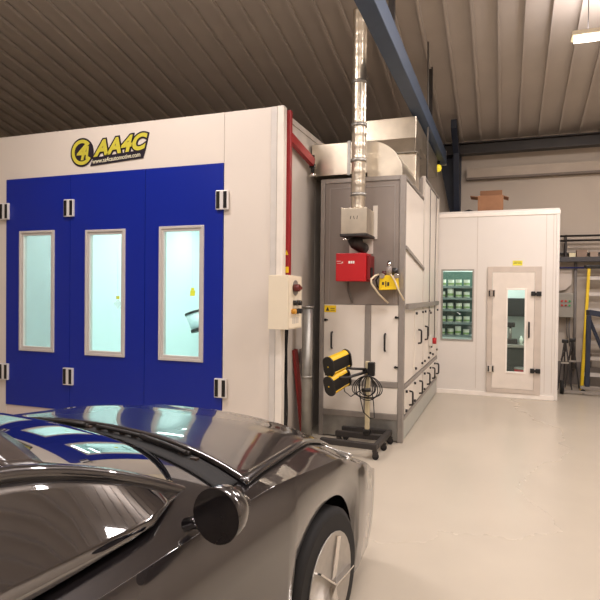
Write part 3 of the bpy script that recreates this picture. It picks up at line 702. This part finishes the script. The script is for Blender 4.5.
# ------------------------------------------------------------------ right hand wall things
YR = 10.8
t = thing('wall_rack', 'long dark metal wall rack above the ladder at the back wall', 'rack', (1.6, YR, 2.2))
for z in (2.64, 2.56): MB().tube([(.82, YR - .02, z), (4.3, YR - .02, z)], .018, 8).build('rail', dark, t)
MB().box(.82, 4.3, YR - .08, YR + .12, 2.19, 2.27).build('shelf_beam', mat('dark_grey_beam', (70, 68, 70), .5), t)
MB().tube([(.82, YR + .02, 2.085), (4.3, YR + .02, 2.085)], .014, 8).build('blue_rail', mat('blue_rail_paint', (34, 48, 110), .45), t)
for x in (1.02, 2.4, 3.8): MB().box(x - .015, x + .015, YR - .03, YR + .19, 2.271, 2.66).build('upright', dark, t)
MB().box(.82, 4.3, YR + .125, YR + .19, 2.33, 2.36).build('back_rail', dark, t)
for k, (x, w_, h_, c, l) in enumerate(((1.12, .10, .05, (236, 226, 190), 'cream'), (1.27, .16, .10, (150, 128, 112), 'brown'), (1.46, .12, .07, (170, 150, 134), 'tan'))):
    m_ = mat('rack_item_' + l, c, .7)
    tag(MB().box(x - w_ / 2, x + w_ / 2, YR - .05, YR + .08, 2.2705, 2.2705 + h_).box(x - w_ / 2 - .004, x + w_ / 2 + .004, YR - .054, YR + .084, 2.2705 + h_, 2.2705 + h_ + .02).build('storage_box', m_, org=(x, YR, 2.27)), 'small %s box lying on the dark wall rack' % l, 'box', 'boxes on the wall rack')
tag(MB().tube([(1.19, YR + .08, .3), (1.19, YR + .08, 2.18)], .025, 10).build('wall_pipe', mat('grey_pipe', (128, 122, 118), .5), org=(1.19, YR, .3)), 'slim grey pipe running down the wall right of the grey panel', 'pipe')
# control panel
t = thing('wall_control_box', 'grey wall control box with red and green buttons beside the mixing room', 'control panel', (1.03, 10.85, 1.22))
MB().box(.80 + .03, 1.15, 10.72, 10.92, 1.215, 1.64).build('housing', mat('grey_panel_enamel', (150, 146, 136), .45), t, .01)
cols = [('red_button', (190, 30, 26)), ('red_button', (190, 30, 26)), ('green_button', (30, 150, 80)), ('red_button', (190, 30, 26)), ('red_button', (150, 40, 30)), ('green_button', (30, 150, 80))]
for k, (nm, c) in enumerate(cols):
    x, z = .965 + .06 * (k % 3) + .0, 1.50 - .075 * (k // 3)
    MB().tube([(x, 10.719, z), (x, 10.70, z)], .017, 12).build(nm, mat(nm + str(c[0]), c, .35), t)
tag(MB().tube([(1.10, 10.85, 1.21), (1.10, 10.85, .95), (1.12, 10.88, .7)], .014, 8).tube([(1.06, 10.85, 1.21), (1.06, 10.86, 1.0), (1.08, 10.9, .8)], .01, 8).build('conduit', mat('grey_pipe', (128, 122, 118)), org=(1.1, 10.85, .7)), 'grey cables hanging below the grey control panel', 'cable')
tag(MB().prism([(.83, 1.72), (.92, 1.68), (1.04, 1.70), (1.13, 1.80), (1.14, 2.05), (.83, 2.05)], 10.93, 10.99).build('wall_patch_board', mat('pale_board', (214, 202, 190), .6), org=(1, 10.95, 1.7)), 'pale rounded board on the wall above the grey control panel', 'board')


# folding stands
def stand(x, y, lab, wd=.11):
    t = thing('tripod_stand', lab, 'stand', (x, y, 0), 'folding stands by the mixing room')
    for s, yy in ((-1, -.05), (1, -.05), (0, .12)): MB().bar((x + s * .012, y, .80), (x + s * wd, y + yy, .01), .022, .022).build('leg', dark, t)
    MB().bar((x - wd * .55, y - .03, .47), (x + wd * .55, y - .03, .47), .016, .03).build('brace', alu, t)
    MB().box(x - .05, x + .05, y - .03, y + .03, .80, .86).build('head_clamp', black, t, .01)
    MB().bar((x + .02, y, .70), (x - .06, y - .04, .52), .014, .02).build('strut', dark, t)


stand(.985, 10.3, 'dark folding work stand, leftmost beside the mixing room corner')
stand(1.13, 10.62, 'dark folding work stand, the one nearest the grey wall pipe')
t = thing('rubber_wheel', 'small black wheel on the floor at the mixing room corner', 'wheel', (.91, 9.95, 0))
MB().tube([(.89, 9.95, .11), (.94, 9.95, .11)], .11, 20).build('tyre', rubber, t)
MB().tube([(.941, 9.95, .11), (.95, 9.95, .11)], .05, 14).build('hub', alu, t)
# ladder
t = thing('step_ladder', 'yellow fibreglass ladder standing against the back wall', 'ladder', (1.3, 10.6, 0))
MB().bar((1.262, 10.45, .0), (1.365, 10.62, 2.06), .045, .08).build('rail', yellow, t)
MB().bar((1.70, 10.45, .0), (1.70, 10.62, 2.06), .03, .07).build('rail', yellow, t)
for k in range(7):
    f_ = (k + 1) / 7.6; x = 1.255 + .1 * f_; y = 10.45 + .17 * f_
    MB().box(x + .03, 1.683, y - .04, y + .04, 2.06 * f_ - .03, 2.06 * f_ + .03).build('step', winframe, t)
MB().box(1.30, 1.76, 10.56, 10.70, 2.062, 2.12).build('top_cap', black, t, .01)
# engine crane (dark A-frame)
t = thing('engine_hoist', 'dark blue A-frame trolley on castors beside the yellow ladder', 'hoist', (1.5, 10.1, 0))
MB().bar((1.30, 10.1, .12), (1.31, 10.1, 1.28), .07, .07).build('post', navy, t, .006)
MB().bar((1.31, 10.1, 1.33), (1.95, 10.1, 1.22), .07, .09).build('top_beam', navy, t, .006)
MB().bar((1.33, 10.15, 1.20), (1.75, 10.25, .15), .05, .06).build('diagonal_brace', navy, t, .004)
MB().box(1.27, 1.34, 10.07, 10.13, 1.28, 1.37).build('pivot_block', black, t, .01)
MB().bar((1.20, 10.1, .10), (2.1, 10.1, .10), .06, .05).build('base_bar', aluframe, t, .004)
for x in (1.24, 1.95):
    MB().tube([(x, 10.05, .038), (x, 10.09, .038)], .037, 14).build('castor_wheel', rubber, t)
tag(MB().bar((.95, 9.98, .045), (1.9, 9.86, .045), .035, .035).build('floor_bar', aluframe, org=(1.4, 9.9, .03)), 'flat grey metal bar lying along the floor before the stands', 'bar')
# shelf with grey goods behind hoist
t = thing('storage_shelf', 'grey open shelf behind the dark A-frame trolley', 'shelf', (2.2, 10.7, 0))
for z in (.35, .72, 1.08, 1.45, 1.80): MB().box(1.78, 3.2, 10.35, 10.90, z - .02, z + .01).build('shelf_board', mat('pale_steel', (176, 168, 160), .5), t)
for x in (1.76, 3.22):
    for y in (10.36, 10.88): MB().box(x - .018, x + .018, y - .018, y + .018, 0, 1.95).build('upright', dark, t)
tag(MB().box(1.42, 1.72, 10.66, 10.9, 0, .001 + .34).box(1.40, 1.74, 10.65, 10.91, .341, .37).build('storage_crate', mat('grey_crate', (128, 120, 114), .6), org=(1.57, 10.78, 0)), 'grey lidded crate on the floor behind the yellow ladder', 'crate')
tag(MB().box(1.44, 1.70, 10.67, 10.89, .371, .58).box(1.43, 1.71, 10.66, 10.9, .58, .60).build('storage_crate', mat('pale_crate', (170, 160, 150), .6), org=(1.57, 10.78, .37)), 'paler small crate stacked on the grey lidded crate', 'crate')

# ------------------------------------------------------------------ the car (local: x forward, y left)
CARPOS = Vector((-1.643, 1.909, 0)); CARROT = R(82.5)
car = thing('sports_car', 'glossy dark grey low car parked in front of the booth', 'car', CARPOS, rz=CARROT)


def paint():
    m = mat('dark_metallic_paint', (40, 36, 37), .28, .6, var=.04, scale=4, coat=1)
    m.node_tree.nodes['Principled BSDF'].inputs['Coat IOR'].default_value = 1.9
    return m


pm = paint()
gm = mat('dark_windscreen_glass', (14, 15, 22), .03, 0, var=.02, coat=1, spec=1)
gm.node_tree.nodes['Principled BSDF'].inputs['IOR'].default_value = 1.9


def lerp(t_, a): # piecewise smooth table
    for (x0, v0), (x1, v1) in zip(a, a[1:]):
        if t_ <= x1:
            f = max(0, (t_ - x0) / (x1 - x0)); f = f * f * (3 - 2 * f) * .5 + f * .5
            return v0 + (v1 - v0) * f
    return a[-1][1]


HW = [(-2.95, .62), (-2.75, .80), (-2.0, .90), (-.8, .885), (.55, .905), (1.0, .86), (1.3, .812), (1.45, .642)]
ZC = [(-2.95, .78), (-2.7, .95), (-2.0, .93), (-.9, .942), (-.15, .997), (.1, .997), (.45, .983), (.8, .938), (1.1, .776), (1.32, .613), (1.45, .473)]
ZS = [(-2.95, .62), (-2.0, .80), (-.9, .886), (0, .916), (.55, .873), (1.0, .731), (1.3, .611), (1.45, .45)]


def topz(u, v):
    w_ = lerp(u, HW); q = min(1, abs(v) / w_); zc, zs = lerp(u, ZC), lerp(u, ZS)
    return zc - (zc - zs) * (q ** 2.6)


def botz(u):
    z = .17
    for c in (.55, -2.05):
        d = abs(u - c)
        if d < .37: z = max(z, .32 + math.sqrt(.37 ** 2 - d * d))
    return z


us = [-2.95 + 4.4 * i / 110 for i in range(111)]
QV = [i / 20 for i in range(-20, 21)]
mb = MB(); rings = []
for u in us:
    w_ = lerp(u, HW); zs = topz(u, w_); zb = botz(u); ring = []
    for f in (0, .35, .7): ring.append((u, w_ * (.96 + .04 * math.sin(f * 3.14 / 1.4)), zb + (zs - .03 - zb) * f))
    side = ring
    top = [(u, -math.sin(q * math.pi / 2) * w_, topz(u, math.sin(q * math.pi / 2) * w_)) for q in [-x for x in QV]]
    # top runs from +y? normalise: left to right
    pts = side + [(u, y, z) for (_, y, z) in sorted(top, key=lambda p: -p[1])] + [(a, -b, c) for a, b, c in side[::-1]]
    rings.append([mb.bm.verts.new(p) for p in pts])
for i in range(len(rings) - 1):
    um = (us[i] + us[i + 1]) / 2
    for k in range(len(rings[0]) - 1):
        a = rings[i][k].co; v = (rings[i][k].co.y + rings[i][k + 1].co.y) / 2
        f = mb.bm.faces.new((rings[i][k], rings[i][k + 1], rings[i + 1][k + 1], rings[i + 1][k])); f.smooth = True
mb.bm.faces.new(rings[0]); mb.bm.faces.new(rings[-1][::-1])
body = mb.build('body', pm, car, local=True)
UB = MB().box(-2.8, 1.3, -.5, .5, .16, .5).build('underbody', rubber, car, local=True)


def sheet(name, fn, us_, vs_, m, par, thick=.006):
    mb = MB(); g_ = [[mb.bm.verts.new(fn(a, b)) for b in vs_] for a in us_]
    for i in range(len(us_) - 1):
        for j in range(len(vs_) - 1):
            f = mb.bm.faces.new((g_[i][j], g_[i][j + 1], g_[i + 1][j + 1], g_[i + 1][j])); f.smooth = True
    o = mb.build(name, m, par, local=True)
    s = o.modifiers.new('solid', 'SOLIDIFY'); s.thickness = thick; s.offset = 0
    return o


def rng(a, b, n): return [a + (b - a) * i / n for i in range(n + 1)]


def bow(v): return -.10 * (v / .72) ** 2     # cowl line bows back at the sides


hood = sheet('bonnet', lambda a, b: ((1 - a) * (.07 + bow(b * .84)) + a * (1.31 - .40 * b * b), b * (.84 - .14 * a), topz((1 - a) * (.07 + bow(b * .84)) + a * (1.31 - .40 * b * b), b * (.84 - .14 * a)) + .012), rng(0, 1, 40), rng(-1, 1, 40), pm, car, .012)
cowl = sheet('cowl', lambda a, b: (bow(b) + .055 - .10 * a, b, topz(bow(b) + .055 - .10 * a, b) + .004), rng(0, 1, 4), rng(-.80, .80, 30), rubber, car, .006)
WZ = lambda a, b: (1.007 + .223 * math.sin(a * math.pi / 2 * .86) / math.sin(math.pi / 2 * .86)) - .05 * abs(b) ** 2.4 - .083 * abs(b) ** 3 * (1 - .6 * a)


def wsf(a, b):   # a 0 base..1 header ; b -1..1
    hw = .70 - .081 * a
    return (-.021 + bow(b * hw) * (1 - .45 * a) - .741 * a, b * hw, WZ(a, b))


ws = sheet('windscreen', wsf, rng(0, 1, 24), rng(-1, 1, 30), gm, car, .006)
fm = mat('dotted_frit', (58, 50, 46), .25, var=.25, scale=60)
sheet('frit_band', lambda a, b: (lambda p: (p[0], p[1], p[2] + .005))(wsf(.84 + .16 * a, b * .97)), rng(0, 1, 4), rng(-1, 1, 30), fm, ws, .002)
ZRF = [(0, 0), (.35, .03), (.7, .0), (1, -.08)]


def roof(a, b):
    s_ = wsf(1, b); return (s_[0] - .012 - a * 1.0, s_[1] * (1 - .08 * a), s_[2] + lerp(a, ZRF) + .004)


sheet('roof', roof, rng(0, 1, 20), rng(-1, 1, 24), pm, car, .012)


def rearw(a, b):
    s_ = roof(1, b); return (s_[0] - .012 - .72 * a, s_[1] * (1 + .12 * a), s_[2] * (1 - a) + (topz(-2.6, s_[1]) + .006) * a + .03 * math.sin(a * math.pi))


sheet('rear_window', rearw, rng(0, 1, 12), rng(-1, 1, 20), gm, car, .006)
for s in (1, -1):
    def sidef(a, b, s=s):   # a along from front to rear, b from belt to roof edge
        x = -.42 - 1.9 * a
        if a < .30: tp = wsf(.25 + .75 * a / .30, s)
        elif a < .80: tp = roof((a - .3) / .5, s)
        else: tp = rearw((a - .8) / .2, s)
        bx = -.30 - 2.2 * a; bp = (bx, s * min(.80, .62 + .9 * min(a, 1 - a) + .1), topz(bx, .82 * lerp(bx, HW)) + .01)
        return tuple(bp[i] * (1 - b) + tp[i] * b for i in range(3))
    sheet('side_window', sidef, rng(0, 1, 24), rng(0, 1, 6), gm, car, .006)
    mb = MB(); mb.tube([wsf(t_, s) for t_ in rng(0, 1, 10)] + [roof(t_, s) for t_ in rng(.05, 1, 10)] + [rearw(t_, s) for t_ in rng(.1, 1, 8)], .022, 8)
    mb.build('roof_pillar', pm, car, local=True)
    # mirror
    mir = MB().tube([(-.42, s * .86, .93), (-.42, s * .98, .98)], .02, 8).tube([(-.36, s * 1.0, .99), (-.34, s * 1.0, .99), (-.42, s * 1.0, 1.0), (-.47, s * 1.0, 1.0)][1:], [.03, .07, .075], 28)
    mir.build('door_mirror', pm, car, local=True)
    # head lamp
    def hl_(a, b, s=s):
        u = 1.06 + .22 * a; v = s * (.60 + .17 * b) * (1 - .10 * a); return (u, v, topz(u, v) + .010)
    sheet('headlamp', hl_, rng(0, 1, 8), rng(0, 1, 6), mat('headlamp_lens', (206, 204, 200), .08, .6, coat=1), car, .008)
    for c in (.55, -2.05):
        wh = MB().tube([(c, s * .70, .32), (c, s * .72, .32), (c, s * .86, .32), (c, s * .88, .32)], [.29, .32, .32, .29], 32).build('wheel', rubber, car, local=True)
        MB().tube([(c, s * .881, .32), (c, s * .887, .32)], .22, 28).build('rim', alu, wh, local=True)
        mb = MB()
        for k in range(5): mb.bar((c, s * .892, .32), (c + .2 * math.cos(k * 1.2566), s * .892, .32 + .2 * math.sin(k * 1.2566)), .04, .008)
        mb.build('spokes', chrome, wh, local=True)
# wipers
mb = MB()
for y0, y1 in ((.05, .60), (-.55, -.02)):
    pts = [(bow(y) - .0 + .02, y, topz(bow(y) + .02, y) + .025) for y in rng(y0, y1, 8)]
    mb.tube(pts, .008, 6)
    mb.tube([(bow(y0) + .04, y0, topz(bow(y0), y0) + .012), pts[4]], .011, 6)
mb.build('wiper', mat('wiper_black', (30, 26, 24), .5), car, local=True)
mb = MB()
for k in range(18): y = -.6 + k * .07; mb.box(bow(y) + .028, bow(y) + .045, y, y + .03, topz(bow(y), y) + .004, topz(bow(y), y) + .016)
mb.build('cowl_vent', mat('vent_brown', (60, 48, 40), .5), car, local=True)
MB().box(1.40, 1.46, -.35, .35, .26, .42).build('front_grille', black, car, .01, local=True)
MB().box(1.452, 1.466, -.24, .24, .44, .53).build('number_plate', mat('plate_white', (220, 220, 214), .4), car, local=True)
